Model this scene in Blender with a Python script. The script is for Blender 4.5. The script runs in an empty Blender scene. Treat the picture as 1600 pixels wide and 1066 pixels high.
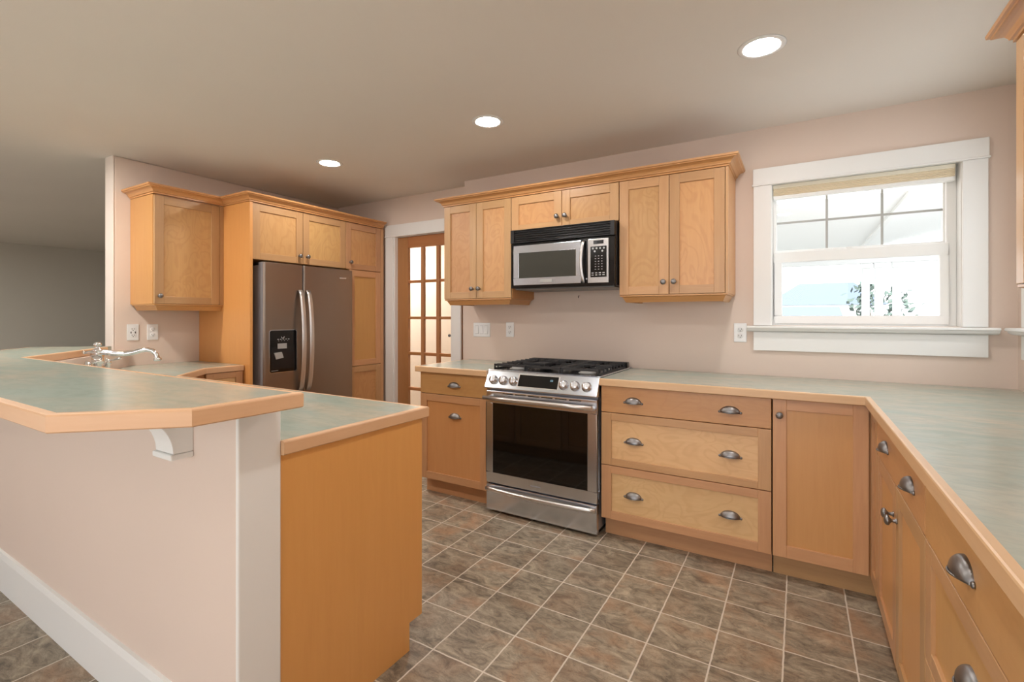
import bpy, bmesh, math
from mathutils import Vector, Matrix
PI = math.pi
scn = bpy.context.scene
COL = scn.collection

# ------------------------------------------------------------------ camera
cam_d = bpy.data.cameras.new('camera'); cam = bpy.data.objects.new('camera', cam_d); COL.objects.link(cam)
cam.location = (1.7768, -3.2636, 1.2682)
cam.rotation_euler = (PI/2, 0, math.radians(30.7749))
cam_d.sensor_width = 36; cam_d.lens = 752.79/1600*36
cam_d.shift_y = -(533-494.72)/1600
cam_d.clip_start = 0.02; cam_d.clip_end = 300
scn.camera = cam
# ------------------------------------------------------------------ world, exposure
w = bpy.data.worlds.new('world'); scn.world = w; w.use_nodes = True
bg = w.node_tree.nodes['Background']
bg.inputs[0].default_value = (0.90, 0.95, 1.0, 1); bg.inputs[1].default_value = 3.8
scn.view_settings.view_transform = 'Standard'; scn.view_settings.look = 'None'
scn.view_settings.gamma = 1; scn.view_settings.use_curve_mapping = False
scn.view_settings.exposure = 0.04
LAMP_W = 182.0          # radiance of the ceiling lamp lenses
def portal(name, loc, rot, sx, sy):
    l = bpy.data.lights.new(name, 'AREA'); l.shape = 'RECTANGLE'; l.size = sx; l.size_y = sy; l.cycles.is_portal = True
    o = bpy.data.objects.new(name, l); o.location = loc; o.rotation_euler = rot; COL.objects.link(o)
portal('daylight_portal_stove_wall', (2.06, 0.16, 1.64), (-PI/2, 0, 0), .85, .84)
portal('daylight_portal_east_wall', (2.84, -.61, 1.64), (0, PI/2, 0), .84, .9)
portal('daylight_portal_patio', (1.0, -6.62, 1.1), (PI/2, 0, 0), 3.0, 2.1)

sun_d = bpy.data.lights.new('sun', 'SUN'); sun_d.energy = 15.0; sun_d.angle = math.radians(.6); sun_d.color = (1, .98, .95)
sun = bpy.data.objects.new('sun', sun_d); COL.objects.link(sun); sun.location = (0, -12, 12)
sun.rotation_euler = Vector((.10, .70, -.70)).to_track_quat('-Z', 'Y').to_euler()
portal('daylight_portal_living', (-5.2, -6.62, 1.2), (PI/2, 0, 0), 2.0, 1.3)  # opening in the unseen living room wall, added to brighten that room

# ------------------------------------------------------------------ helpers
ORG = {}
def srgb(r, g, b):
    def f(c):
        c /= 255.0
        return c/12.92 if c <= 0.04045 else ((c+0.055)/1.055)**2.4
    return (f(r), f(g), f(b), 1)

class MB:
    def __init__(s): s.bm = bmesh.new()
    def faces(s, pts, fs, mi=0, smooth=False):
        vs = [s.bm.verts.new(p) for p in pts]
        for f in fs:
            try: fc = s.bm.faces.new([vs[i] for i in f])
            except ValueError: continue
            fc.material_index = mi; fc.smooth = smooth
        return s
    def hexa(s, p, mi=0):
        return s.faces(p, [(0,3,2,1),(4,5,6,7),(0,1,5,4),(1,2,6,5),(2,3,7,6),(3,0,4,7)], mi)
    def box(s, x0, x1, y0, y1, z0, z1, mi=0):
        return s.hexa([(x0,y0,z0),(x1,y0,z0),(x1,y1,z0),(x0,y1,z0),(x0,y0,z1),(x1,y0,z1),(x1,y1,z1),(x0,y1,z1)], mi)
    def fbox(s, F, u0, u1, z0, z1, d0, d1, mi=0):
        q = [F(a, z, d) for z in (z0, z1) for (a, d) in ((u0,d0),(u1,d0),(u1,d1),(u0,d1))]
        return s.hexa(q, mi)
    def prism(s, poly, z0, z1, mi=0):
        n = len(poly)
        p = [(x,y,z0) for x,y in poly]+[(x,y,z1) for x,y in poly]
        return s.faces(p, [tuple(range(n-1,-1,-1)), tuple(range(n,2*n))]+[(i,(i+1)%n,n+(i+1)%n,n+i) for i in range(n)], mi)
    def fprism(s, F, prof, u0, u1, mi=0):          # prof = (d, z) swept along u
        n = len(prof)
        p = [F(u0,z,d) for d,z in prof]+[F(u1,z,d) for d,z in prof]
        return s.faces(p, [tuple(range(n-1,-1,-1)), tuple(range(n,2*n))]+[(i,(i+1)%n,n+(i+1)%n,n+i) for i in range(n)], mi)
    def lathe(s, prof, M, n=20, mi=0, smooth=True):   # prof = (r, h) about local z
        p = []; fs = []
        for r, h in prof:
            for k in range(n):
                a = 2*PI*k/n; p.append(M @ Vector((r*math.cos(a), r*math.sin(a), h)))
        m = len(prof)
        for i in range(m-1):
            for k in range(n):
                k2 = (k+1) % n; fs.append((i*n+k, i*n+k2, (i+1)*n+k2, (i+1)*n+k))
        s.faces(p, fs, mi, smooth)
        b = len(p)
        for i, rev in ((0, True), (m-1, False)):
            if prof[i][0] > 1e-5:
                idx = list(range(n)); idx = idx[::-1] if rev else idx
                s.faces([p[i*n+k] for k in idx], [tuple(range(n))], mi)
        return s
    def tube(s, pts, r, n=12, mi=0, flat=None):   # r: number or list; flat=(up vector, ratio)
        pts = [Vector(p) for p in pts]; m = len(pts); rs = r if isinstance(r, (list, tuple)) else [r]*m
        P = []; fs = []
        prev = None
        for i in range(m):
            t = (pts[min(i+1,m-1)]-pts[max(i-1,0)]).normalized()
            if flat: u = Vector(flat[0])
            else: u = prev if prev else (Vector((0,0,1)) if abs(t.z) < .9 else Vector((1,0,0)))
            a = (u - t*u.dot(t)).normalized(); b = t.cross(a); prev = a
            k2 = flat[1] if flat else 1
            for k in range(n):
                q = 2*PI*k/n; P.append(pts[i]+a*(rs[i]*math.cos(q))+b*(rs[i]*k2*math.sin(q)))
        for i in range(m-1):
            for k in range(n):
                fs.append((i*n+k, i*n+(k+1)%n, (i+1)*n+(k+1)%n, (i+1)*n+k))
        s.faces(P, fs, mi, True)
        s.faces([P[k] for k in range(n-1,-1,-1)], [tuple(range(n))], mi); s.faces([P[(m-1)*n+k] for k in range(n)], [tuple(range(n))], mi)
        return s
    def sweep(s, path, prof, mi=0, closed=False):   # path = 2D points, prof = (d, z): d to the right of travel
        n = len(path); m = len(prof); P = []; fs = []
        V = [Vector(p) for p in path]
        for i in range(n):
            def nrm(a, b):
                t = (V[b]-V[a]).normalized(); return Vector((t.y, -t.x))
            if i == 0: off = nrm(0,1)
            elif i == n-1: off = nrm(n-2,n-1)
            else:
                a, b = nrm(i-1,i), nrm(i,i+1); off = (a+b)/(1+a.dot(b))
            for d, z in prof: P.append((V[i].x+off.x*d, V[i].y+off.y*d, z))
        for i in range(n-1):
            for k in range(m):
                fs.append((i*m+k, i*m+(k+1)%m, (i+1)*m+(k+1)%m, (i+1)*m+k))
        fs.append(tuple(range(m-1,-1,-1))); fs.append(tuple((n-1)*m+k for k in range(m)))
        return s.faces(P, fs, mi)
    def build(s, name, mats, parent=None, bevel=0, seg=2, label=None, solid=0, recalc=True):
        bm = s.bm
        bmesh.ops.remove_doubles(bm, verts=bm.verts, dist=1e-6)
        if recalc: bmesh.ops.recalc_face_normals(bm, faces=bm.faces)
        lo = Vector([min(v.co[i] for v in bm.verts) for i in range(3)]); hi = Vector([max(v.co[i] for v in bm.verts) for i in range(3)])
        c = (lo+hi)/2
        for v in bm.verts: v.co -= c
        me = bpy.data.meshes.new(name); bm.to_mesh(me); bm.free()
        for m in (mats if isinstance(mats, (list, tuple)) else [mats]): me.materials.append(m)
        o = bpy.data.objects.new(name, me); COL.objects.link(o)
        if parent is not None: o.parent = parent; o.location = c - ORG[parent.name]
        else: o.location = c
        ORG[o.name] = c
        if solid:
            md = o.modifiers.new('solid', 'SOLIDIFY'); md.thickness = solid; md.offset = 0
        if bevel:
            md = o.modifiers.new('bevel', 'BEVEL'); md.width = bevel; md.segments = seg; md.limit_method = 'ANGLE'; md.angle_limit = math.radians(35)
        if label: o['label'] = label
        return o

def thing(name, label, cat, loc, group=None):
    o = bpy.data.objects.new(name, None); COL.objects.link(o); o.empty_display_size = .1
    o.location = loc; ORG[o.name] = Vector(loc)
    o['label'] = label; o['category'] = cat
    if group: o['group'] = group
    return o
def tag(o, label, cat, group=None):
    o['label'] = label; o['category'] = cat
    if group: o['group'] = group
    return o
def struct(o):
    o['kind'] = 'structure'; return o
def sthing(name, loc):
    o = bpy.data.objects.new(name, None); COL.objects.link(o); o.location = loc; ORG[o.name] = Vector(loc); o['kind'] = 'structure'
    return o
def frame(ox, oy, ux, uy, nx, ny):
    return lambda u, z, d: Vector((ox+u*ux+d*nx, oy+u*uy+d*ny, z))
def fmat(F, u, z, d):                 # matrix: local z = outward normal, x = u, y = up
    o = F(u, z, d); U = F(u+1, z, d)-o; N = F(u, z, d+1)-o; Z = Vector((0,0,1))
    M = Matrix((( U.x, Z.x, N.x, o.x), (U.y, Z.y, N.y, o.y), (U.z, Z.z, N.z, o.z), (0,0,0,1)))
    return M

# ------------------------------------------------------------------ materials
def newmat(name):
    m = bpy.data.materials.new(name); m.use_nodes = True
    nt = m.node_tree; b = nt.nodes['Principled BSDF']
    return m, nt, b
def plain(name, col, rough=.5, metal=0, spec=.5, coat=0, noise=0, emit=None):
    m, nt, b = newmat(name)
    b.inputs['Base Color'].default_value = col; b.inputs['Roughness'].default_value = rough
    b.inputs['Metallic'].default_value = metal; b.inputs['Specular IOR Level'].default_value = spec
    b.inputs['Coat Weight'].default_value = coat
    tc = nt.nodes.new('ShaderNodeTexCoord'); n = nt.nodes.new('ShaderNodeTexNoise')
    n.inputs['Scale'].default_value = 180; nt.links.new(tc.outputs['Object'], n.inputs['Vector'])
    if noise:
        bp_ = nt.nodes.new('ShaderNodeBump'); bp_.inputs['Strength'].default_value = noise; bp_.inputs['Distance'].default_value = .002
        nt.links.new(n.outputs['Fac'], bp_.inputs['Height']); nt.links.new(bp_.outputs['Normal'], b.inputs['Normal'])
    if emit:
        b.inputs['Emission Color'].default_value = emit[0]; b.inputs['Emission Strength'].default_value = emit[1]
    return m
def N(nt, t, **kw):
    n = nt.nodes.new('ShaderNode'+t)
    for k, v in kw.items():
        if k.startswith('i_'): n.inputs[k[2:].replace('_', ' ')].default_value = v
        else: setattr(n, k, v)
    return n
def math_(nt, op, a, b=None, c=None):
    n = nt.nodes.new('ShaderNodeMath'); n.operation = op
    for i, x in enumerate((a, b, c)):
        if x is None: continue
        if isinstance(x, (int, float)): n.inputs[i].default_value = x
        else: nt.links.new(x, n.inputs[i])
    return n.outputs[0]
def mixc(nt, f, a, b, blend='MIX'):
    n = nt.nodes.new('ShaderNodeMix'); n.data_type = 'RGBA'; n.blend_type = blend
    for k, x in ((0, f), (6, a), (7, b)):
        if isinstance(x, (int, float)): n.inputs[k].default_value = x
        elif isinstance(x, tuple): n.inputs[k].default_value = x
        else: nt.links.new(x, n.inputs[k])
    return n.outputs[2]
def wood(name, c1, c2, c3, horiz=False, figure=0.0, rough=.36, vary=.25):
    m, nt, b = newmat(name); L = nt.links.new
    tc = N(nt, 'TexCoord'); geo = N(nt, 'NewGeometry'); oi = N(nt, 'ObjectInfo')
    r = math_(nt, 'ADD', geo.outputs['Random Per Island'], oi.outputs['Random'])
    ofs = N(nt, 'CombineXYZ'); L(math_(nt,'MULTIPLY',r,7.3), ofs.inputs[0]); L(math_(nt,'MULTIPLY',r,3.1), ofs.inputs[1]); L(math_(nt,'MULTIPLY',r,11.7), ofs.inputs[2])
    add = N(nt, 'VectorMath', operation='ADD'); L(tc.outputs['Object'], add.inputs[0]); L(ofs.outputs[0], add.inputs[1])
    mp = N(nt, 'Mapping'); mp.inputs['Scale'].default_value = (1.2,1.2,16) if horiz else (16,16,1.2); L(add.outputs[0], mp.inputs[0])
    n1 = N(nt, 'TexNoise', i_Scale=3.0, i_Detail=6.0, i_Roughness=.62, i_Distortion=.6); L(mp.outputs[0], n1.inputs['Vector'])
    mp2 = N(nt, 'Mapping'); mp2.inputs['Scale'].default_value = (1.5,1.5,4) if horiz else (4,4,1.5); L(add.outputs[0], mp2.inputs[0])
    n2 = N(nt, 'TexNoise', i_Scale=2.2, i_Detail=3.0, i_Roughness=.5); L(mp2.outputs[0], n2.inputs['Vector'])
    g = mixc(nt, math_(nt,'MULTIPLY',n1.outputs['Fac'],.75), c1, c2)
    rm = N(nt, 'MapRange'); rm.inputs[1].default_value = .35; rm.inputs[2].default_value = .75; L(n2.outputs['Fac'], rm.inputs[0])
    g = mixc(nt, math_(nt,'MULTIPLY',rm.outputs[0],.55), g, c3)
    if figure:
        n3 = N(nt, 'TexNoise', i_Scale=3.6, i_Detail=1.6, i_Roughness=.45, i_Distortion=1.2)
        mp3 = N(nt, 'Mapping'); mp3.inputs['Scale'].default_value = (1.0,1.0,1.9) if horiz else (1.9,1.9,1.0); L(add.outputs[0], mp3.inputs[0]); L(mp3.outputs[0], n3.inputs['Vector'])
        s = math_(nt, 'SINE', math_(nt,'MULTIPLY',n3.outputs['Fac'],46.0))
        rr = N(nt, 'MapRange'); rr.inputs[1].default_value = -.1; rr.inputs[2].default_value = 1.3; L(s, rr.inputs[0])
        g = mixc(nt, math_(nt,'MULTIPLY',rr.outputs[0],figure), g, c2)
    frac = math_(nt, 'FRACT', math_(nt,'MULTIPLY',r,5.77))
    hv = N(nt, 'HueSaturation'); L(g, hv.inputs['Color'])
    L(math_(nt,'ADD',math_(nt,'MULTIPLY',frac,vary),1-vary*.55), hv.inputs['Value'])
    L(math_(nt,'ADD',math_(nt,'MULTIPLY',math_(nt,'FRACT',math_(nt,'MULTIPLY',r,17.3)),-.014),.505), hv.inputs['Hue'])
    L(hv.outputs[0], b.inputs['Base Color'])
    b.inputs['Roughness'].default_value = rough; b.inputs['Coat Weight'].default_value = .15; b.inputs['Coat Roughness'].default_value = .25
    bu = N(nt, 'Bump'); bu.inputs['Strength'].default_value = .06; bu.inputs['Distance'].default_value = .002; L(n1.outputs['Fac'], bu.inputs['Height']); L(bu.outputs[0], b.inputs['Normal'])
    return m
K2, K3 = srgb(170,124,82), srgb(190,144,98)
M_frame_v = wood('maple_upright', srgb(212,168,120), K2, K3)
M_frame_h = wood('maple_rail', srgb(212,168,120), K2, K3, horiz=True)
M_panel = wood('maple_panel', srgb(214,170,114), srgb(184,134,82), srgb(204,156,100), figure=.4, vary=.12)
M_panel_h = wood('maple_panel_flat', srgb(234,196,146), srgb(206,160,110), srgb(224,182,130), horiz=True, figure=.4, vary=.1)
M_panel_plain = wood('maple_panel_straight', srgb(214,164,104), srgb(194,140,82), srgb(206,153,93), vary=.08)
M_slab = wood('maple_slab', srgb(210,162,108), srgb(182,128,78), srgb(198,146,92), horiz=True, figure=.2, vary=.1)
M_carc = wood('maple_carcass', srgb(210,158,98), srgb(188,132,74), srgb(202,146,86), vary=.06)
M_end = wood('maple_end_panel', srgb(228,168,98), srgb(212,150,82), srgb(222,160,90), vary=.04)
M_edge = wood('maple_edging', srgb(230,194,152), srgb(202,158,114), srgb(218,176,130), horiz=True, vary=.06)
M_crown = wood('maple_moulding', srgb(208,156,100), srgb(182,128,74), srgb(198,144,88), horiz=True, vary=.04)
M_fir = wood('fir_door_wood', srgb(190,138,92), srgb(158,106,64), srgb(176,122,76), vary=.1)
M_fir_h = wood('fir_door_rail', srgb(190,132,84), srgb(150,96,54), srgb(170,112,66), horiz=True, vary=.1)

def wallpaint(name, col, rough=.75, mott=.03):
    m, nt, b = newmat(name); L = nt.links.new
    tc = N(nt, 'TexCoord'); n = N(nt, 'TexNoise', i_Scale=260.0, i_Detail=2.0); L(tc.outputs['Object'], n.inputs['Vector'])
    n2 = N(nt, 'TexNoise', i_Scale=1.3, i_Detail=3.0); L(tc.outputs['Object'], n2.inputs['Vector'])
    dark = tuple(c*(1-mott*2) for c in col[:3])+(1,)
    L(mixc(nt, n2.outputs['Fac'], col, dark), b.inputs['Base Color'])
    b.inputs['Roughness'].default_value = rough; b.inputs['Specular IOR Level'].default_value = .3
    bu = N(nt, 'Bump'); bu.inputs['Strength'].default_value = .05; bu.inputs['Distance'].default_value = .001; L(n.outputs['Fac'], bu.inputs['Height']); L(bu.outputs[0], b.inputs['Normal'])
    return m
M_wall = wallpaint('pink_wall_paint', srgb(228,210,197))
M_ceil = wallpaint('ceiling_paint', srgb(232,226,218), .85)
M_bounce = wallpaint('pale_bounce_floor', srgb(208,202,196), .95)
M_living = wallpaint('grey_wall_paint', srgb(204,199,188))
M_hall = wallpaint('peach_wall_paint', srgb(242,230,216))
M_white = plain('white_trim_paint', srgb(238,238,236), .42, noise=.02)
M_bead = wallpaint('pale_corner_paint', srgb(232,220,211))
M_vinyl = plain('white_vinyl', srgb(240,240,238), .35)
M_plate = plain('white_plastic_plate', srgb(236,236,236), .35)
M_slot2 = plain('plate_shadow_line', srgb(196,196,196), .5)
M_slot = plain('outlet_slot', srgb(70,68,66), .6)

def laminate():
    m, nt, b = newmat('sage_laminate'); L = nt.links.new
    tc = N(nt, 'TexCoord'); geo = N(nt, 'NewGeometry')
    mp = N(nt, 'Mapping'); mp.inputs['Scale'].default_value = (1.0,2.2,1); L(geo.outputs['Position'], mp.inputs[0])
    a = N(nt, 'TexNoise', i_Scale=2.1, i_Detail=5.0, i_Roughness=.6, i_Distortion=.7); L(mp.outputs[0], a.inputs['Vector'])
    c = N(nt, 'TexNoise', i_Scale=9.0, i_Detail=6.0, i_Roughness=.65, i_Distortion=1.2); L(mp.outputs[0], c.inputs['Vector'])
    r1 = N(nt, 'MapRange'); r1.inputs[1].default_value = .35; r1.inputs[2].default_value = .66; L(a.outputs['Fac'], r1.inputs[0])
    r2 = N(nt, 'MapRange'); r2.inputs[1].default_value = .42; r2.inputs[2].default_value = .72; L(c.outputs['Fac'], r2.inputs[0])
    g = mixc(nt, r1.outputs[0], srgb(164,178,168), srgb(188,183,167))
    g = mixc(nt, math_(nt,'MULTIPLY',r2.outputs[0],.55), g, srgb(146,160,151))
    L(g, b.inputs['Base Color']); b.inputs['Roughness'].default_value = .22; b.inputs['Specular IOR Level'].default_value = .55
    return m
M_lam = laminate()

def tiles():
    m, nt, b = newmat('slate_look_tile'); L = nt.links.new
    geo = N(nt, 'NewGeometry'); sep = N(nt, 'SeparateXYZ'); L(geo.outputs['Position'], sep.inputs[0])
    wob = N(nt, 'TexNoise', i_Scale=22.0, i_Detail=2.0); L(geo.outputs['Position'], wob.inputs['Vector'])
    wv = math_(nt, 'MULTIPLY', math_(nt,'SUBTRACT',wob.outputs['Fac'],.5), .022)
    def cell(o, x0, p):
        v = math_(nt, 'ADD', math_(nt,'DIVIDE',math_(nt,'SUBTRACT',o,x0),p), wv)
        f = math_(nt, 'FRACT', math_(nt,'ADD',v,100.0)); fl = math_(nt, 'FLOOR', v)
        d = math_(nt, 'MINIMUM', f, math_(nt,'SUBTRACT',1.0,f)); return fl, d
    fx, dx = cell(sep.outputs[0], .580, .2294); fy, dy = cell(sep.outputs[1], -1.840, .2252)
    d = math_(nt, 'MINIMUM', dx, dy)
    gr = N(nt, 'MapRange'); gr.inputs[1].default_value = .009; gr.inputs[2].default_value = .017; L(d, gr.inputs[0])
    edge = N(nt, 'MapRange'); edge.inputs[1].default_value = .0; edge.inputs[2].default_value = .06; L(d, edge.inputs[0])
    cid = N(nt, 'CombineXYZ'); L(fx, cid.inputs[0]); L(fy, cid.inputs[1])
    wn = N(nt, 'TexWhiteNoise', noise_dimensions='3D'); L(cid.outputs[0], wn.inputs['Vector'])
    off = N(nt, 'VectorMath', operation='SCALE'); L(wn.outputs['Color'], off.inputs[0]); off.inputs['Scale'].default_value = 40
    pos = N(nt, 'VectorMath', operation='ADD'); L(geo.outputs['Position'], pos.inputs[0]); L(off.outputs[0], pos.inputs[1])
    rot = N(nt, 'Mapping'); rot.inputs['Rotation'].default_value = (0,0,.6); rot.inputs['Scale'].default_value = (1,2.0,1); L(pos.outputs[0], rot.inputs[0])
    n1 = N(nt, 'TexNoise', i_Scale=8.5, i_Detail=9.0, i_Roughness=.74, i_Distortion=1.2); L(rot.outputs[0], n1.inputs['Vector'])
    n2 = N(nt, 'TexNoise', i_Scale=4.0, i_Detail=4.0, i_Roughness=.6, i_Distortion=.5); L(pos.outputs[0], n2.inputs['Vector'])
    n3 = N(nt, 'TexNoise', i_Scale=52.0, i_Detail=6.0, i_Roughness=.72, i_Distortion=1.2); L(rot.outputs[0], n3.inputs['Vector'])
    r1 = N(nt, 'MapRange'); r1.inputs[1].default_value = .34; r1.inputs[2].default_value = .66; L(n1.outputs['Fac'], r1.inputs[0])
    c = mixc(nt, r1.outputs[0], srgb(96,86,74), srgb(184,170,148))
    r2 = N(nt, 'MapRange'); r2.inputs[1].default_value = .48; r2.inputs[2].default_value = .72; L(n2.outputs['Fac'], r2.inputs[0])
    warm = math_(nt, 'MULTIPLY', r2.outputs[0], math_(nt,'ADD',.2,math_(nt,'MULTIPLY',wn.outputs['Value'],.8)))
    c = mixc(nt, warm, c, srgb(176,136,104))
    r3 = N(nt, 'MapRange'); r3.inputs[1].default_value = .5; r3.inputs[2].default_value = .75; L(n3.outputs['Fac'], r3.inputs[0])
    c = mixc(nt, math_(nt,'MULTIPLY',r3.outputs[0],.6), c, srgb(74,66,58))
    hv = N(nt, 'HueSaturation'); L(c, hv.inputs['Color']); L(math_(nt,'ADD',.90,math_(nt,'MULTIPLY',wn.outputs['Value'],.22)), hv.inputs['Value'])
    L(mixc(nt, gr.outputs[0], srgb(214,204,190), hv.outputs[0]), b.inputs['Base Color'])
    b.inputs['Roughness'].default_value = .42; b.inputs['Specular IOR Level'].default_value = .4
    h = math_(nt, 'ADD', math_(nt,'MULTIPLY',gr.outputs[0],.6), math_(nt,'ADD', math_(nt,'MULTIPLY',n1.outputs['Fac'],.35), math_(nt,'MULTIPLY',n3.outputs['Fac'],.12)))
    bu = N(nt, 'Bump'); bu.inputs['Strength'].default_value = .35; bu.inputs['Distance'].default_value = .004; L(h, bu.inputs['Height']); L(bu.outputs[0], b.inputs['Normal'])
    return m
M_tile = tiles()

def steel(name, col, rough=.28, horiz=True):
    m, nt, b = newmat(name); L = nt.links.new
    tc = N(nt, 'TexCoord'); mp = N(nt, 'Mapping'); mp.inputs['Scale'].default_value = (2,2,500) if horiz else (500,500,2)
    L(tc.outputs['Object'], mp.inputs[0]); n = N(nt, 'TexNoise', i_Scale=3.0, i_Detail=2.0); L(mp.outputs[0], n.inputs['Vector'])
    b.inputs['Base Color'].default_value = col; b.inputs['Metallic'].default_value = 1
    rr = N(nt, 'MapRange'); rr.inputs[3].default_value = rough-.02; rr.inputs[4].default_value = rough+.02; L(n.outputs['Fac'], rr.inputs[0]); L(rr.outputs[0], b.inputs['Roughness'])
    return m
M_steel = steel('brushed_steel', srgb(212,218,228), .22)
M_steel_v = steel('brushed_steel_upright', srgb(214,214,216), .26, False)
M_fridge = steel('warm_dark_steel', srgb(158,146,136), .33)
M_handle = steel('satin_handle_steel', srgb(222,219,217), .32, False)
M_side = plain('grey_appliance_side', srgb(158,158,164), .45, .2)
M_chrome = plain('polished_chrome', srgb(232,234,238), .07, 1)
M_pewter = plain('pewter', srgb(140,138,138), .38, 1)
M_black = plain('black_gloss', srgb(14,14,15), .12)
M_blackp = plain('black_plastic', srgb(20,20,22), .32)
M_iron = plain('cast_iron', srgb(38,38,40), .5, noise=.15)
M_enamel = plain('black_enamel', srgb(24,24,26), .25)
M_oven = plain('oven_glass', srgb(12,11,10), .05, spec=.6)
M_mwglass = plain('microwave_door_glass', srgb(62,62,56), .18, spec=.5)
M_gap = plain('dark_gap', srgb(18,16,15), .8)
M_icon = plain('printed_icon', srgb(190,190,190), .5)
M_sticker = plain('grey_label_sticker', srgb(168,166,162), .5)
M_digit = plain('lit_digits', srgb(150,190,210), .5, emit=(srgb(150,200,220), .5))
M_tan = plain('tan_blind_fabric', srgb(228,214,188), .8)
M_cream = plain('cream_rail', srgb(232,226,208), .5)
M_muntin = plain('grey_muntin', srgb(176,176,172), .5)
M_lens = plain('lamp_lens', srgb(255,250,240), .5, emit=(srgb(252,248,244), LAMP_W))
M_lens2 = plain('hall_fill_lens', srgb(255,250,240), .5, emit=(srgb(255,248,238), LAMP_W*3.2))
M_lens3 = plain('sink_lamp_lens', srgb(255,250,240), .5, emit=(srgb(255,248,238), LAMP_W*3.0))
M_lens4 = plain('living_fill_lens', srgb(255,250,240), .5, emit=(srgb(250,250,244), LAMP_W*6))
M_lens5 = plain('dining_lamp_lens', srgb(255,250,240), .5, emit=(srgb(252,248,244), LAMP_W*.45))
M_extw = plain('white_outdoor_paint', srgb(230,231,230), .6)
M_blue = plain('blue_grey_roof', srgb(74,86,102), .8)
M_leaf = plain('tree_leaves', srgb(70,84,78), .8)
M_bark = plain('tree_bark', srgb(150,140,130), .9)
M_ground = plain('concrete_ground', srgb(134,134,130), .9)
def glassmat():
    m = bpy.data.materials.new('clear_glass'); m.use_nodes = True; nt = m.node_tree; nt.nodes.clear(); L = nt.links.new
    o = N(nt, 'OutputMaterial'); t = N(nt, 'BsdfTransparent'); g = N(nt, 'BsdfGlossy'); g.inputs['Roughness'].default_value = .02
    fr = N(nt, 'Fresnel'); fr.inputs[0].default_value = 1.45; mx = N(nt, 'MixShader')
    gg = N(nt, 'NewGeometry'); L(math_(nt,'MULTIPLY',fr.outputs[0],math_(nt,'SUBTRACT',1.0,gg.outputs['Backfacing'])), mx.inputs[0]); L(t.outputs[0], mx.inputs[1]); L(g.outputs[0], mx.inputs[2]); L(mx.outputs[0], o.inputs[0])
    return m
M_glass = glassmat()

# ------------------------------------------------------------------ room shell
ZC = 2.40; XB = -2.35; XE = 2.69
struct(MB().box(-8.75, 2.84, -6.65, 2.75, -.12, 0).build('floor', M_tile))
struct(MB().box(-8.6, XE, -6.64, -4.05, 0, .012).build('floor_bounce_area', M_bounce))  # unseen pale floor added behind the camera to bounce sunlight upward
c = MB(); c.box(-8.75, 2.84, -6.65, .24, ZC, ZC+.12); c.box(-8.75, 1.1, .24, 2.75, ZC, ZC+.12); struct(c.build('ceiling', M_ceil))
WX0, WX1, WZ0, WZ1 = 1.636, 2.486, 1.215, 2.06
c = MB(); c.box(-.63, WX0, 0, .24, 0, ZC); c.box(WX1, XE+.15, 0, .24, 0, ZC); c.box(WX0, WX1, 0, .24, 0, WZ0); c.box(WX0, WX1, 0, .24, WZ1, ZC)
struct(c.build('wall_north', M_wall))
c = MB(); c.box(XB, -1.55, .127, .24, 0, ZC); c.box(-.74, -.63, .127, .24, 0, ZC); c.box(-1.55, -.74, .127, .24, 2.045, ZC)
struct(c.build('wall_door_side', M_wall))
struct(MB().box(XB-.12, XB, -1.79, 2.63, 0, ZC).build('wall_west', M_wall, bevel=.012, seg=3))
EY0, EY1 = -1.12, -.195
c = MB(); c.box(XE, XE+.15, -6.65, EY0, 0, ZC); c.box(XE, XE+.15, EY1, 0, 0, ZC); c.box(XE, XE+.15, EY0, EY1, 0, WZ0); c.box(XE, XE+.15, EY0, EY1, WZ1, ZC)
struct(c.build('wall_east', M_wall))
c = MB(); c.box(-8.75, -6.2, -6.65, -6.5, 0, ZC); c.box(-4.2, -.5, -6.65, -6.5, 0, ZC); c.box(-6.2, -4.2, -6.65, -6.5, 0, .3); c.box(-6.2, -4.2, -6.65, -6.5, 1.9, ZC); c.box(2.5, XE, -6.65, -6.5, 0, ZC); c.box(-.5, 2.5, -6.65, -6.5, 2.15, ZC)
struct(c.build('wall_south', M_wall))
struct(MB().box(-8.75, -8.62, -6.5, 2.63, 0, ZC).build('wall_living_far', M_living))
struct(MB().box(-8.62, XB-.12, 2.63, 2.75, 0, ZC).build('wall_living_north', M_living))
struct(MB().box(XB-.12, 1.1, 2.63, 2.75, 0, ZC).build('wall_hall_north', M_hall))
struct(MB().box(1.0, 1.1, .24, 2.63, 0, ZC).build('wall_hall_east', M_hall))
struct(MB().box(XB, XB+.012, .24, 2.63, 0, ZC).build('wall_hall_west', M_hall))

# half wall under the bar, with white end post and baseboard
c = MB(); c.prism([(.504,-2.426),(-1.5,-2.426),(XB+.005,-1.70),(XB+.005,-1.785),(XB-.12,-1.785),(XB-.12,-1.80),(-1.56,-2.545),(.504,-2.545)], 0, 1.025)
struct(c.build('wall_bar', M_wall))
struct(MB().box(.500, .512, -2.5465, -2.4215, 0, 1.0265).build('trim_1', M_white, bevel=.006, seg=3))
c = MB(); c.sweep([(.512,-2.545),(-1.56,-2.545),(XB-.13,-1.797)][::-1], [(0,0),(.016,0),(.016,.150),(.010,.172),(0,.174)])
struct(c.build('baseboard_bar', M_white))

struct(MB().box(XB-.123, XB+.002, -1.797, -1.787, 0, ZC).build('trim_3', M_bead, bevel=.003))
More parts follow.
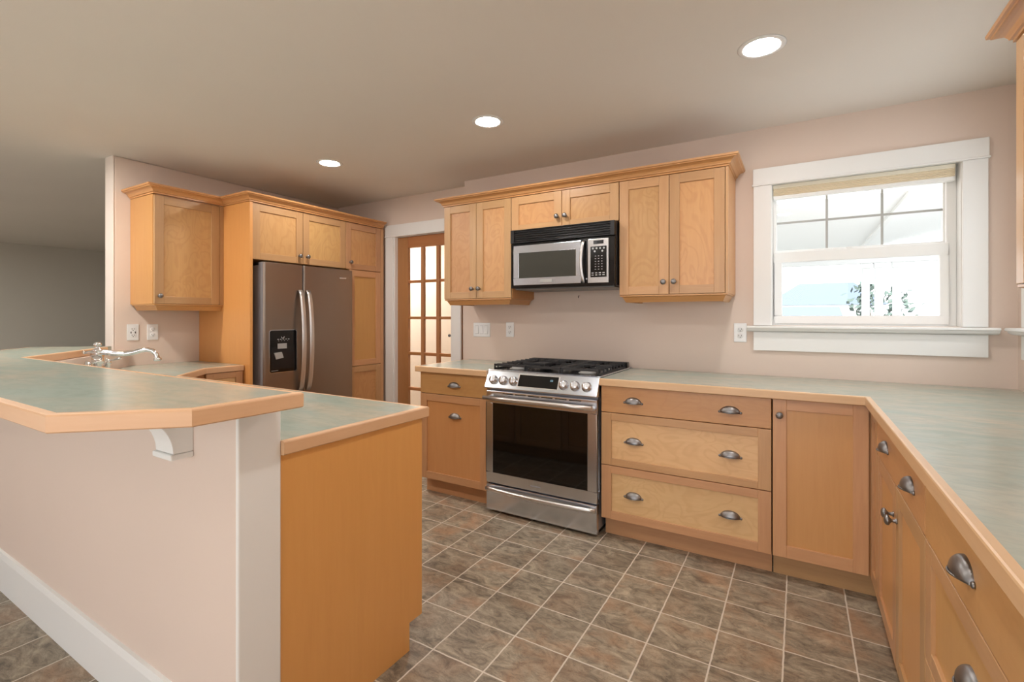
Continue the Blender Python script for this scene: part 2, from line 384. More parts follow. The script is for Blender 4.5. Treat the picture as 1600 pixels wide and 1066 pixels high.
# ------------------------------------------------------------------ windows
def casing_window(name, F, u0, u1, z0, z1, head=.095, side=.095):
    W = sthing(name, F((u0+u1)/2, z0, 0))
    MB().fbox(F, u0-side-.003, u1+side+.003, z1, z1+head, 0, .022).build('head_casing', M_white, W, .002)
    MB().fbox(F, u0-side-.008, u1+side+.008, z1-.008, z1+.002, 0, .027).build('head_bead', M_white, W, .003)
    for a, b in ((u0-side, u0), (u1, u1+side)):
        MB().fbox(F, a, b, z0-.0, z1-.008, 0, .018).build('side_casing', M_white, W, .002)
    MB().fprism(F, [(-.06,z0-.002),(.062,z0-.002),(.066,z0-.006),(.066,z0-.014),(.058,z0-.018),(.05,z0-.030),(.03,z0-.036),(0,z0-.038),(0,z0-.022),(-.06,z0-.022)], u0-side-.033, u1+side+.033).build('stool', M_white, W)
    MB().fbox(F, u0-side, u1+side, z0-.15, z0-.038, 0, .018).build('apron', M_white, W, .002)
    j = MB()
    for a, b in ((u0-.0, u0+.004), (u1-.004, u1)): j.fbox(F, a, b, z0, z1, -.235, .0)
    j.fbox(F, u0, u1, z1-.004, z1, -.235, 0); j.fbox(F, u0, u1, z0-.0, z0+.004, -.235, -.06)
    j.build('jamb_liner', M_white, W)
    # vinyl frame
    v = MB(); d0, d1 = -.16, -.075
    for a, b in ((u0+.004, u0+.022), (u1-.045, u1-.004)): v.fbox(F, a, b, z0+.004, z1-.004, d0, d1)
    v.fbox(F, u0+.022, u1-.045, z1-.030, z1-.004, d0, d1); v.fbox(F, u0+.022, u1-.045, z0+.004, z0+.022, d0, d1)
    v.build('vinyl_frame', M_vinyl, W, .003)
    zm = z0+.445
    s = MB(); a0, a1 = u0+.012, u1-.034
    s.fbox(F, a0, a1, zm-.065, zm-.004, -.10, -.068); s.fbox(F, a0, a1, z0+.010, z0+.058, -.10, -.068)
    for a, b in ((a0, u0+.053), (u1-.072, a1)): s.fbox(F, a, b, z0+.058, zm-.065, -.10, -.068)
    sl = s.build('lower_sash', M_vinyl, W, .003)
    MB().fbox(F, u0+.05, u1-.07, z0+.055, zm-.062, -.088, -.084).build('glass_pane', M_glass, sl)
    k = MB()
    for uu in (.36, .44): k.fbox(F, u0+(u1-u0)*uu, u0+(u1-u0)*uu+.03, zm-.004, zm+.006, -.092, -.072)
    k.build('sash_lock', M_vinyl, sl, .002)
    s = MB(); s.fbox(F, u0+.018, u1-.043, zm-.008, zm+.010, -.135, -.105); s.fbox(F, u0+.018, u1-.043, z1-.042, z1-.028, -.135, -.105)
    for a, b in ((u0+.012, u0+.024), (u1-.052, u1-.040)): s.fbox(F, a, b, zm+.010, z1-.042, -.135, -.105)
    su = s.build('upper_sash', M_vinyl, W, .002)
    MB().fbox(F, u0+.022, u1-.05, zm+.008, z1-.04, -.122, -.118).build('glass_pane', M_glass, su)
    g0, g1 = u0+.022, u1-.05
    m = MB()
    for q in (1/3, 2/3): m.fbox(F, g0+(g1-g0)*q-.006, g0+(g1-g0)*q+.006, zm+.008, z1-.04, -.117, -.111)
    zz = zm+.178
    m.fbox(F, g0, g1, zz-.006, zz+.006, -.1165, -.1115)
    m.build('muntin_grid', M_muntin, su)
    return W
FN = frame(0, 0, 1, 0, 0, -1)
casing_window('window_1', FN, WX0, WX1, WZ0, WZ1)
FE = frame(XE, 0, 0, -1, -1, 0)
casing_window('window_2', FE, -EY1, -EY0, WZ0, WZ1)
t = thing('cellular_blind', 'tan pleated blind pulled up at the top of the white framed window', 'blind', (2.055, .045, 1.97))
MB().fbox(FN, WX0+.006, WX1-.018, 2.032, 2.055, -.062, -.022).build('head_rail', M_cream, t, .003)
b = MB()
for k in range(5): b.fprism(FN, [(-.060,2.032-.0085*k),(-.060,2.0235-.0085*k),(-.026,2.0235-.0085*k),(-.021,2.0278-.0085*k),(-.026,2.032-.0085*k)], WX0+.009, WX1-.021)
b.build('pleated_fabric', M_tan, t)
MB().fbox(FN, WX0+.008, WX1-.020, 1.968, 1.9895, -.060, -.024).build('bottom_rail', M_vinyl, t, .003)

# ------------------------------------------------------------------ glazed door
D = sthing('door_1', (-1.15, .165, 0))
yd0, yd1 = .15, .188
def sx(x): return 1.777-(1.777-x)*.9913
def sz(z): return 1.268+(z-1.268)*.9913
px_ = [(sx(-1.432),sx(-1.272)),(sx(-1.238),sx(-1.088)),(sx(-1.053),sx(-.903))]
pz_ = [(sz(.245),sz(.567)),(sz(.597),sz(.902)),(sz(.932),sz(1.242)),(sz(1.268),sz(1.587)),(sz(1.613),sz(1.922))]
for a, b_ in ((-1.535, px_[0][0]), (px_[2][1], -.76)):
    MB().box(a, b_, yd0, yd1, .012, sz(2.028)).build('door_stile', M_fir, D, .003)
MB().box(px_[0][0], px_[2][1], yd0, yd1, pz_[4][1], sz(2.028)).build('top_rail', M_fir_h, D, .003)
MB().box(px_[0][0], px_[2][1], yd0, yd1, .012, pz_[0][0]).build('bottom_rail', M_fir_h, D, .003)
for i in (0, 1): MB().box(px_[i][1], px_[i+1][0], yd0+.003, yd1-.003, pz_[0][0], pz_[4][1]).build('muntin_bar', M_fir, D, .004)
for i in range(4):
    m = MB()
    for a, b_ in px_: m.box(a, b_, yd0+.003, yd1-.003, pz_[i][1], pz_[i+1][0])
    m.build('muntin_bar', M_fir_h, D, .004)
MB().box(px_[0][0]-.004, px_[2][1]+.004, .168, .171, pz_[0][0]-.004, pz_[4][1]+.004).build('glass_pane', M_glass, D)
MB().lathe([(.006,0),(.006,.03),(.012,.034),(.013,.044),(.006,.05)], Matrix.Translation((-.875,.15,1.10)) @ Matrix.Rotation(PI/2,4,'X')).build('door_pull', M_pewter, D)
T = sthing('trim_2', (-1.2, .117, 1))
MB().box(-1.652, -1.552, .107, .127, 0, 2.032).build('side_casing', M_white, T, .003)
MB().box(-1.552, -1.532, .112, .24, 0, 2.032).build('door_jamb', M_white, T, .002)
MB().box(-.858, -.752, .107, .127, 0, 2.032).build('side_casing', M_white, T, .003)
MB().box(-1.664, -.740, .102, .127, 2.026, 2.038).build('head_bead', M_white, T, .003)
MB().box(-1.655, -.749, .105, .127, 2.036, 2.142).build('head_casing', M_white, T, .003)
MB().box(-1.532, -.76, .14, .24, 2.022, 2.045).build('door_jamb', M_white, T, .002)

# ------------------------------------------------------------------ hardware prototypes (mesh data shared by copies)
def lib(mb, name, mat, **kw):
    o = mb.build(name, mat, None, **kw); off = o.location.copy(); me = o.data; mods = [(m.type, getattr(m,'thickness',0)) for m in o.modifiers]
    ORG.pop(o.name, None); bpy.data.objects.remove(o); return me, off
k = MB(); k.lathe([(.009,0),(.0085,.003),(.0055,.006),(.005,.014),(.009,.018),(.0155,.022),(.0165,.026),(.0145,.031),(.008,.0345),(.0,.0355)], Matrix.Identity(4), 24)
KNOB = lib(k, 'knob', M_pewter)
k = MB(); P = []; fs = []; nt_, np_ = 24, 10
for layer, sc in ((0, 1.0), (1, .91)):
    for i in range(nt_+1):
        t_ = PI*i/nt_
        for j in range(np_+1):
            p_ = PI/2*j/np_
            P.append(Vector((.047*math.cos(t_)*(1 if layer==0 else .95), -.016+.033*sc*math.sin(t_)**.95*math.cos(p_), .026*sc*math.sin(t_)**.95*math.sin(p_))))
S = (nt_+1)*(np_+1)
for i in range(nt_):
    for j in range(np_):
        a = i*(np_+1)+j; fs.append((a, a+np_+1, a+np_+2, a+1)); a += S; fs.append((a, a+1, a+np_+2, a+np_+1))
for i in range(nt_):
    a = i*(np_+1)+np_; fs.append((a, a+np_+1, a+np_+1+S, a+S))
k.faces(P, fs, 0, True)
for s in (-1, 1):
    k.lathe([(.0065,0),(.0065,.004),(.004,.006),(0,.0065)], Matrix.Translation((s*.049,-.0145,0)), 14)
k.tube([(-.047+.094*q/16, -.0165, .0035+.0245*math.sin(PI*q/16)**.95) for q in range(17)], .0022, 8)
PULL = lib(k, 'cup_pull', M_pewter)
def put(proto, name, parent, F, u, z, d=0):
    me, off = proto
    M = fmat(F, u, z, d)
    o = bpy.data.objects.new(name, me); COL.objects.link(o); o.parent = parent
    o.matrix_local = Matrix.Translation(-ORG[parent.name]) @ M @ Matrix.Translation(off)
    return o

# ------------------------------------------------------------------ cabinet pieces
G = .002
def shaker(T, F, u0, u1, z0, z1, name='door', st=.057, rt=.055, rb=.05, horiz=False, knob=None, pulls=(), pz=None, th=.02, pm=None):
    u0 += G; u1 -= G; z0 += G; z1 -= G
    m = MB()
    m.fbox(F, u0, u0+st, z0, z1, -th, 0, 0); m.fbox(F, u1-st, u1, z0, z1, -th, 0, 0)
    m.fbox(F, u0+st, u1-st, z1-rt, z1, -th, -.0004, 1); m.fbox(F, u0+st, u1-st, z0, z0+rb, -th, -.0004, 1)
    o = m.build(name, [M_frame_v, M_frame_h], T, .0016)
    MB().fbox(F, u0+st-.001, u1-st+.001, z0+rb-.001, z1-rt+.001, -th+.002, -.0095).build('panel', pm or (M_panel_h if horiz else M_panel), o)
    if knob: put(KNOB, 'knob', o, F, knob[0], knob[1])
    for u in pulls: put(PULL, 'cup_pull', o, F, u, pz, -.0095)
    return o
def slab(T, F, u0, u1, z0, z1, pulls=(), pz=None, th=.02):
    o = MB().fbox(F, u0+G, u1-G, z0+G, z1-G, -th, 0).build('drawer', M_slab, T, .002)
    for u in pulls: put(PULL, 'cup_pull', o, F, u, pz, 0)
    return o
Z1, Z2, Z3, Z4, ZK = .8725, .7216, .420, .113, .111
FB = frame(0, -.6187, 1, 0, 0, -1)       # base cabinet faces on the stove wall
FU = frame(0, -.3444, 1, 0, 0, -1)       # wall cabinet faces on the stove wall
FR = frame(2.0497, 0, 0, -1, -1, 0)      # base cabinet faces along the east wall (u runs toward the camera)
FP = frame(-1.656, 0, 0, 1, 1, 0)        # tall cabinet faces by the fridge
FW = frame(-1.99, 0, 0, 1, 1, 0)         # wall cabinet on the west wall

# base cabinet left of range
t = thing('base_cabinet', 'narrow maple base cabinet left of the range, one drawer over a pull-out front', 'cabinet', (-.285, -.30, 0))
MB().box(-.567, .018, -.598, -.004, ZK, Z1).build('carcass', M_carc, t)
MB().box(-.567, .018, -.546, -.53, 0, ZK).build('toe_kick', M_frame_h, t)
slab(t, FB, -.567, .012, .7216, Z1, (-.262,), .800)
shaker(t, FB, -.567, .012, Z4, .7216, pulls=(-.262,), pz=.585, rt=.05, pm=M_panel_plain)
# drawer base right of range
t = thing('drawer_cabinet', 'wide maple base cabinet right of the range with three drawers and six cup pulls', 'cabinet', (1.23, -.30, 0))
MB().box(.80, 1.662, -.598, -.004, ZK, Z1).build('carcass', M_carc, t)
MB().box(.80, 1.662, -.546, -.53, 0, ZK).build('toe_kick', M_frame_h, t)
slab(t, FB, .798, 1.664, Z2, Z1, (.985, 1.479), .801)
shaker(t, FB, .798, 1.664, Z3, Z2, 'drawer', .058, .042, .038, True, pulls=(.985, 1.479), pz=.575)
shaker(t, FB, .798, 1.664, Z4, Z3, 'drawer', .058, .042, .045, True, pulls=(.985, 1.479), pz=.271)
# corner cabinet
t = thing('corner_cabinet', 'maple corner base cabinet beneath the window with a tall door and a narrow side door', 'cabinet', (2.1, -.30, 0))
MB().prism([(1.668,-.598),(2.07,-.598),(2.07,-.818),(2.68,-.818),(2.68,-.004),(1.668,-.004)], ZK, Z1).build('carcass', M_carc, t)
MB().prism([(1.668,-.546),(2.12,-.546),(2.12,-.818),(2.14,-.818),(2.14,-.53),(1.668,-.53)], 0, ZK).build('toe_kick', M_frame_h, t)
shaker(t, FB, 1.666, 2.046, Z4, Z1, rt=.05, rb=.058, knob=(1.697, .797), st=.058, pm=M_panel_plain)
shaker(t, FR, .622, .822, Z4, Z1, rt=.05, rb=.053, st=.05, pm=M_panel_plain)
# right run
t = thing('sink_base_cabinet', 'maple base cabinet on the right run with a wide top drawer over two doors', 'cabinet', (2.37, -1.255, 0))
MB().box(2.07, 2.68, -1.686, -.824, ZK, Z1).build('carcass', M_carc, t)
MB().box(2.12, 2.14, -1.686, -.824, 0, ZK).build('toe_kick', M_frame_h, t)
slab(t, FR, .824, 1.686, .7125, Z1, (1.062, 1.512), .797)
shaker(t, FR, .824, 1.255, Z4, .7125, knob=(1.222, .605), pm=M_panel_plain)
shaker(t, FR, 1.255, 1.686, Z4, .7125, knob=(1.288, .605), pm=M_panel_plain)
t = thing('drawer_cabinet', 'maple drawer cabinet in the lower right corner with one large cup pull on top', 'cabinet', (2.37, -2.04, 0))
MB().box(2.07, 2.68, -2.396, -1.690, ZK, Z1).build('carcass', M_carc, t)
MB().box(2.12, 2.14, -2.396, -1.690, 0, ZK).build('toe_kick', M_frame_h, t)
slab(t, FR, 1.690, 2.396, .7125, Z1, (2.04,), .797)
shaker(t, FR, 1.690, 2.396, Z3-.008, .7125, 'drawer', .058, .042, .042, True, pulls=(2.04,), pz=.585, pm=M_panel_plain)
shaker(t, FR, 1.690, 2.396, Z4, Z3-.008, 'drawer', .058, .042, .045, True, pulls=(2.04,), pz=.271)
t = thing('base_cabinet', 'maple base cabinet at the near end of the right run, beyond the lower right corner', 'cabinet', (2.37, -3.0, 0))
MB().box(2.07, 2.68, -3.70, -2.400, ZK, Z1).build('carcass', M_carc, t)
MB().box(2.12, 2.14, -3.70, -2.400, 0, ZK).build('toe_kick', M_frame_h, t)
for a in (2.40, 3.05):
    slab(t, FR, a, a+.65, .7125, Z1, (a+.325,), .797); shaker(t, FR, a, a+.65, Z4, .7125, knob=(a+(.6 if a < 3 else .05), .605))

# worktops
def worktop(name, label, poly, path, z1=.914, cat='countertop', zt=.04, inset=.02):
    t = thing(name, label, cat, (sum(p[0] for p in poly)/len(poly), sum(p[1] for p in poly)/len(poly), z1-zt))
    MB().prism(poly, z1-zt+.001, z1).build('laminate_top', M_lam, t)
    MB().sweep(path, [(0,z1-zt),(inset-.003,z1-zt),(inset,z1-zt+.003),(inset,z1-.005),(inset-.0015,z1-.0015),(inset-.005,z1),(0,z1)]).build('wood_edge', M_edge, t)
    return t
E_ = .02
worktop('countertop', 'short sage laminate countertop with wood edge left of the range', [(-.575,-.004),(-.575,-.625),(.022,-.625),(.022,-.004)], [(-.575,-.004),(-.575,-.625),(.022,-.625)])
worktop('countertop', 'large L-shaped sage laminate countertop below the window and along the right wall', [(.797,-.004),(.797,-.625),(2.047,-.625),(2.047,-3.70),(2.686,-3.70),(2.686,-.004)], [(.797,-.625),(2.047,-.625),(2.047,-3.70)])
worktop('countertop', 'lower sage laminate peninsula countertop behind the raised bar, turning toward the fridge', [(XB+.004,-1.240),(XB+.004,-1.692),(-1.5,-2.424),(.505,-2.424),(.505,-1.82),(-1.42,-1.82),(-1.73,-1.508),(-1.73,-1.240)], [(-1.73,-1.240),(-1.73,-1.508),(-1.42,-1.82),(.505,-1.82),(.505,-2.422)][::-1])
bar = [(.625,-2.466),(.625,-2.712),(.442,-2.885),(-1.682,-2.885),(-2.56,-2.15),(-2.235,-1.845),(-1.515,-2.466)]
t = thing('bar_top', 'raised sage laminate breakfast bar with clipped corner and light wood edge', 'bar counter', (-.5, -2.66, 1.027))
MB().prism(bar, 1.028, 1.067).build('laminate_top', M_lam, t)
lp = bar[::-1]
m = MB(); m.sweep([(-2.16,-1.91),(-1.515,-2.466),(.625,-2.466),(.625,-2.712),(.442,-2.885),(-1.682,-2.885),(-2.56,-2.15)][::-1], [(0,1.027),(.017,1.027),(.02,1.030),(.02,1.062),(.0185,1.0655),(.015,1.067),(0,1.067)])
m.build('wood_edge', M_edge, t)

# corbels
def corbel(x, label):
    F = frame(x, -2.5455, 1, 0, 0, -1)
    t = thing('corbel', label, 'bracket', (x+.05, -2.56, .87), 'corbels under the bar')
    prof = [(0,.885),(.052,.885)]
    for q in range(0, 13):
        a = q/12*PI/2; prof.append((.052+.155*(1-math.cos(a)), .885+.135*math.sin(a)))
    prof += [(.207,1.0255),(0,1.0255)]
    MB().fprism(F, prof, 0, .10).build('bracket_body', M_white, t, .0015)
    MB().fbox(F, -.004, .104, .868, .8845, .0, .06).build('foot_plate', M_white, t, .004)
corbel(.188, 'white painted corbel under the clipped corner of the raised bar')
corbel(-.595, 'white painted corbel further left under the bar, nearly hidden by its edge')

# peninsula base
t = thing('peninsula_cabinet', 'maple peninsula base with plain orange-toned end panel under the lower countertop', 'cabinet', (-.4, -2.1, 0))
MB().box(-1.40, .488, -2.42, -1.84, ZK, .873).build('carcass', M_carc, t)
MB().box(-1.40, .488, -2.42, -1.90, 0, ZK).build('toe_kick', M_frame_h, t)
e = MB(); e.faces([(x,y,z) for x in (.490,.508) for (y,z) in ((-2.421,0),(-1.892,0),(-1.892,.105),(-1.822,.105),(-1.822,.8735),(-2.421,.8735))],
    [(5,4,3,2,1,0),(6,7,8,9,10,11)]+[(i,(i+1)%6,6+(i+1)%6,6+i) for i in range(6)])
e.build('end_panel', M_end, t, .0015)
Fy = frame(0, -1.82, -1, 0, 0, 1)
for a in (-.488, -.02, .45, .92): shaker(t, Fy, a, a+.465, Z4, Z1, knob=(a+.05, .78))
t = thing('base_cabinet', 'maple base cabinet between fridge panel and faucet, only its top showing', 'cabinet', (-1.95, -1.45, 0))
MB().prism([(XB+.006,-1.236),(XB+.006,-1.690),(-1.80,-2.08),(-1.42,-1.86),(-1.735,-1.53),(-1.735,-1.236)], ZK, .873).build('carcass', M_carc, t)
MB().prism([(XB+.006,-1.236),(XB+.006,-1.68),(-1.82,-2.05),(-1.50,-1.88),(-1.80,-1.56),(-1.80,-1.236)], 0, ZK).build('toe_kick', M_frame_h, t)
FWB = frame(-1.715, 0, 0, 1, 1, 0)
shaker(t, FWB, -1.50, -1.243, Z2, Z1, 'drawer', .05, .04, .04, True)
shaker(t, FWB, -1.50, -1.243, Z4, Z2)
FD = frame(-1.727, -1.53, .7071, -.7071, .7071, .7071)
shaker(t, FD, .005, .41, Z4, Z1)

# wall cabinets on the stove wall
ZB, ZT, ZM = 1.3995, 2.108, 1.8665
t = thing('wall_cabinet', 'maple two-door wall cabinet left of the microwave, nearest the glazed door', 'cabinet', (-.27, -.17, ZB))
MB().box(-.57, .0315, -.3235, -.003, ZB, ZT).build('carcass', M_carc, t)
shaker(t, FU, -.570, -.2694, ZB, ZT, knob=(-.299, 1.473)); shaker(t, FU, -.2694, .0315, ZB, ZT, knob=(-.240, 1.473))
t = thing('wall_cabinet', 'short maple two-door wall cabinet directly above the microwave', 'cabinet', (.42, -.17, ZM))
MB().box(.033, .8125, -.3235, -.003, ZM, ZT).build('carcass', M_carc, t)
shaker(t, FU, .0325, .423, ZM, ZT, knob=(.393, 1.935), rb=.038); shaker(t, FU, .423, .8135, ZM, ZT, knob=(.453, 1.935), rb=.038)
t = thing('wall_cabinet', 'tall maple two-door wall cabinet right of the microwave, nearest the window', 'cabinet', (1.12, -.17, ZB))
MB().box(.815, 1.440, -.3235, -.003, ZB, ZT).build('carcass', M_carc, t)
shaker(t, FU, .8145, 1.1176, ZB, ZT, knob=(1.088, 1.473)); shaker(t, FU, 1.1176, 1.424, ZB, ZT, knob=(1.148, 1.473))
MB().fbox(FU, 1.4245, 1.440, ZB, ZT, -.02, -.001).build('face_stile', M_frame_v, t, .001)
CR = [(-.02,2.1085),(.005,2.1085),(.005,2.118),(.012,2.120),(.014,2.126),(.020,2.136),(.030,2.1435),(.040,2.1465),(.045,2.147),(.047,2.152),(.054,2.154),(.056,2.165),(-.02,2.165)]
def light_rail(path, T, zb=ZB):
    MB().sweep(path, [(-.003,zb-.0005),(-.003,zb-.008),(-.016,zb-.012),(-.028,zb-.034),(-.033,zb-.044),(-.055,zb-.044),(-.055,zb-.0005)]).build('light_rail', M_crown, T)
light_rail([(-.57,-.02),(-.57,-.3444),(.0315,-.3444),(.0315,-.02)], [o for o in COL.objects if o.get('label','').startswith('maple two-door wall cabinet left')][0])
light_rail([(.815,-.02),(.815,-.3444),(1.440,-.3444),(1.440,-.02)], t)
def crown(path, label):
    o = MB().sweep(path, CR).build('crown_moulding', M_crown); tag(o, label, 'moulding', 'maple crown mouldings'); return o
crown([(-.57,-.004),(-.57,-.3444),(1.440,-.3444),(1.440,-.004)], 'maple crown moulding along the top of the cabinets over the microwave')

# microwave
t = thing('microwave', 'stainless and black over-the-range microwave between the wall cabinets', 'microwave', (.43, -.2, 1.455))
MB().box(.056, .806, -.362, -.004, 1.462, 1.8655).build('case', M_blackp, t, .004)
MB().box(.075, .79, -.36, -.03, 1.452, 1.462).build('underside_panel', plain('grey_underside', srgb(120,118,114), .4, .6), t, .002)
Fm = frame(0, -.40, 1, 0, 0, -1)
m = MB(); m.fbox(Fm, .060, .804, 1.772, 1.862, -.038, -.010)
for k in range(5): m.fprism(Fm, [(-.012,1.782+.0148*k),(.000,1.784+.0148*k),(-.002,1.788+.0148*k),(-.012,1.790+.0148*k)], .088, .775)
for a, b_ in ((.060,.086),(.776,.804)): m.fbox(Fm, a, b_, 1.772, 1.862, -.012, .002)
m.fbox(Fm, .086, .776, 1.772, 1.779, -.012, .001); m.fbox(Fm, .086, .776, 1.857, 1.862, -.012, .001)
m.build('vent_grille', M_blackp, t, .001)
MB().fbox(Fm, .060, .804, 1.462, 1.769, -.038, -.006).build('front_surround', M_black, t, .003)
d = MB(); U0, U1, V0, V1 = .086, .583, 1.481, 1.752; u0, u1, v0, v1 = .128, .548, 1.529, 1.702
d.fbox(Fm, U0, U1, v1, V1, -.006, .004); d.fbox(Fm, U0, U1, V0, v0, -.006, .004); d.fbox(Fm, U0, u0, v0, v1, -.006, .004); d.fbox(Fm, u1, U1, v0, v1, -.006, .004)
d = d.build('door', M_steel, t, .002)
MB().fbox(Fm, u0-.002, u1+.002, v0-.002, v1+.002, -.005, .0015).build('door_glass', M_mwglass, d)
MB().fbox(Fm, .292, .382, 1.496, 1.517, .004, .0065).build('badge', M_sticker, d, .001)
pts = [Fm(.604-.010*math.sin(PI*q/14), 1.483+.268*q/14, .008+.022*math.sin(PI*q/14)**.6) for q in range(15)]
MB().tube(pts, .009, 12, flat=((1,0,0), .8)).build('door_handle', M_handle, d)
p = MB().fbox(Fm, .630, .766, 1.479, 1.756, -.006, .002).build('control_panel', M_steel_v, t, .002)
MB().fbox(Fm, .668, .734, 1.722, 1.745, .002, .0035).build('clock_display', M_black, p, .0005)
MB().fbox(Fm, .648, .754, 1.515, 1.708, .002, .0035).build('keypad', M_black, p, .0005)
ic = MB()
for uu, zz in ((.665,1.695),(.689,1.695),(.713,1.695),(.737,1.695),(.677,1.677),(.727,1.677)):
    MB().lathe([(.0062,.0),(.0062,.0012),(.0035,.0014),(.0,.0014)], fmat(Fm, uu, zz, .0035), 14).build('round_button', M_icon, p)
for r_ in range(6):
    for c_ in range(3): ic.fbox(Fm, .678+.021*c_, .686+.021*c_, 1.645-.0165*r_, 1.6485-.0165*r_, .0035, .0041)
for r_ in range(2):
    for c_ in range(4): ic.fbox(Fm, .656+.024*c_, .670+.024*c_, 1.526+.013*r_, 1.531+.013*r_, .0035, .0041)
ic.build('keypad_marks', M_icon, p)
MB().lathe([(.006,0),(.006,.003),(.004,.004)], fmat(Fm, .62, 1.507, -.006), 14).build('lock_button', M_steel, t)

# range
RX = .408
t = thing('gas_range', 'slide-in stainless steel gas range with black oven window and cast iron grates', 'range', (RX, -.34, 0))
Fg = frame(0, -.655, 1, 0, 0, -1)
MB().box(.036, .780, -.618, -.012, .028, .905).build('body', M_side, t, .002)
MB().box(.046, .770, -.58, -.05, 0, .028).build('under_range_shade', M_gap, t)  # near-black block drawn for the shade in the gap under the range
m = MB(); U0, U1, V0, V1 = .030, .786, .194, .790; u0, u1, v0, v1 = .078, .728, .262, .712
for a in ((U0,U1,v1,V1),(U0,U1,V0,v0),(U0,u0,v0,v1),(u1,U1,v0,v1)): m.fbox(Fg, *a, -.035, 0)
dr = m.build('oven_door', M_steel, t, .004)
MB().fbox(Fg, u0-.003, u1+.003, v0-.003, v1+.003, -.03, -.004).build('oven_window', M_oven, dr)
m = MB()
for k in range(6): m.fbox(Fg, .155+.092*k, .230+.092*k, .7735, .7785, -.002, .0012)
m.build('vent_slots', M_gap, dr)
m = MB(); m.tube([Fg(u, .750, .052) for u in (.040,.2,.4,.6,.776)], .0135, 16)
for u in (.052, .764): m.tube([Fg(u,.742,-.002), Fg(u,.746,.03), Fg(u,.750,.052)], [.014,.012,.0115], 12)
m.build('door_handle', M_handle, dr)
MB().fbox(Fg, .355, .425, .222, .229, 0, .0006).build('badge', M_side, dr)
dw = MB().fbox(Fg, .030, .786, .020, .186, -.035, .001).build('storage_drawer', M_steel, t, .004)
m = MB(); m.tube([Fg(.034+.748*q/20, .160, .012+.030*math.sin(PI*q/20)**.7) for q in range(21)], .0135, 12, flat=((0,0,1), .8)); m.build('drawer_handle', M_handle, dw)
cp = MB(); cp.fprism(Fg, [(-.04,.806),(.016,.806),(.018,.812),(-.030,.9155),(-.036,.918),(-.05,.918)], .024, .792)
cp = cp.build('control_panel', M_steel, t, .003)
nrm = Vector((0, -.907, .4205)); up = Vector((0, .4205, .907))
def slant(u, s, d=0):           # s: 0..1 up the sloped face
    a = Fg(u, .812, .018); b_ = Fg(u, .9155, -.030); return a.lerp(b_, s)+nrm*d
def slm(u, s, d=0):
    o = slant(u, s, d); return Matrix(((1,0,0,o.x),(0,up.y,nrm.y,o.y),(0,up.z,nrm.z,o.z),(0,0,0,1)))
for u in (-.325,-.25,-.174,.170,.243,.316):
    kb = MB().lathe([(.030,0),(.030,.004),(.0255,.006),(.0245,.022),(.022,.026),(0,.0262)], slm(RX+u, .46), 28).build('burner_knob', M_steel_v, cp)
    q = MB(); o = slm(RX+u, .46)
    q.faces([o @ Vector((x, y, z)) for z in (.0255,.0285) for x, y in ((-.003,-.02),(.003,-.02),(.003,.02),(-.003,.02))], [(0,3,2,1),(4,5,6,7),(0,1,5,4),(1,2,6,5),(2,3,7,6),(3,0,4,7)])
    q.build('pointer', M_steel, kb, .001)
def sbox(u0, u1, s0, s1, d0, d1):
    return MB().hexa([slant(u,s,d) for d in (d0,d1) for u, s in ((u0,s0),(u1,s0),(u1,s1),(u0,s1))])
dp = sbox(.262, .548, .16, .90, -.001, .002).build('display_frame', plain('pale_frame', srgb(205,200,196), .35, .6), cp)
sbox(.270, .540, .20, .86, .001, .003).build('display_glass', M_black, dp)
m = MB()
def seg(u, s, w, h, d='18:08'): pass
def bar_(u0, u1, s0, s1): 
    m.hexa([slant(u,s,dd) for dd in (.003,.0034) for u, s in ((u0,s0),(u1,s0),(u1,s1),(u0,s1))])
def digit(u, s, on):
    w_, h_ = .0045, .085
    S_ = {'a':(0,1,1,1),'d':(0,1,0,0),'g':(0,1,.5,.5),'f':(0,0,.5,1),'b':(1,1,.5,1),'e':(0,0,0,.5),'c':(1,1,0,.5)}
    for ch in on:
        x0,x1,y0,y1 = S_[ch]; bar_(u+x0*w_-.0004, u+x1*w_+.0004, s+y0*h_-.005, s+y1*h_+.005)
digit(.483, .60, 'bc'); digit(.491, .60, 'abcdef'); digit(.499, .60, 'abcdefg')
m.build('clock_digits', M_digit, dp)
# cooktop
ct = MB(); ct.box(.020, .040, -.622, -.012, .9145, .923); ct.box(.776, .796, -.622, -.012, .9145, .923); ct.box(.040, .776, -.622, -.598, .9145, .923); ct.box(.040,.776,-.03,-.012,.9145,.923)
ct.build('cooktop_rim', M_steel, t, .003)
MB().box(.038, .778, -.600, -.028, .905, .918).build('cooktop', M_enamel, t)
MB().box(.040, .776, -.052, -.016, .918, .956).build('rear_vent_trim', M_enamel, t, .003)
for bx_, by_, r_ in ((.165,-.46,.05),(.165,-.19,.038),(.408,-.325,.055),(.65,-.46,.042),(.65,-.19,.05)):
    bn = MB().lathe([(r_+.012,.9175),(r_+.012,.922),(r_,.926),(r_,.934)], Matrix.Translation((bx_,by_,0)), 24).build('burner', M_sticker, t)
    MB().lathe([(r_-.003,.9335),(r_-.002,.940),(r_-.008,.943),(0,.944)], Matrix.Translation((bx_,by_,0)), 24).build('burner_cap', M_iron, bn)
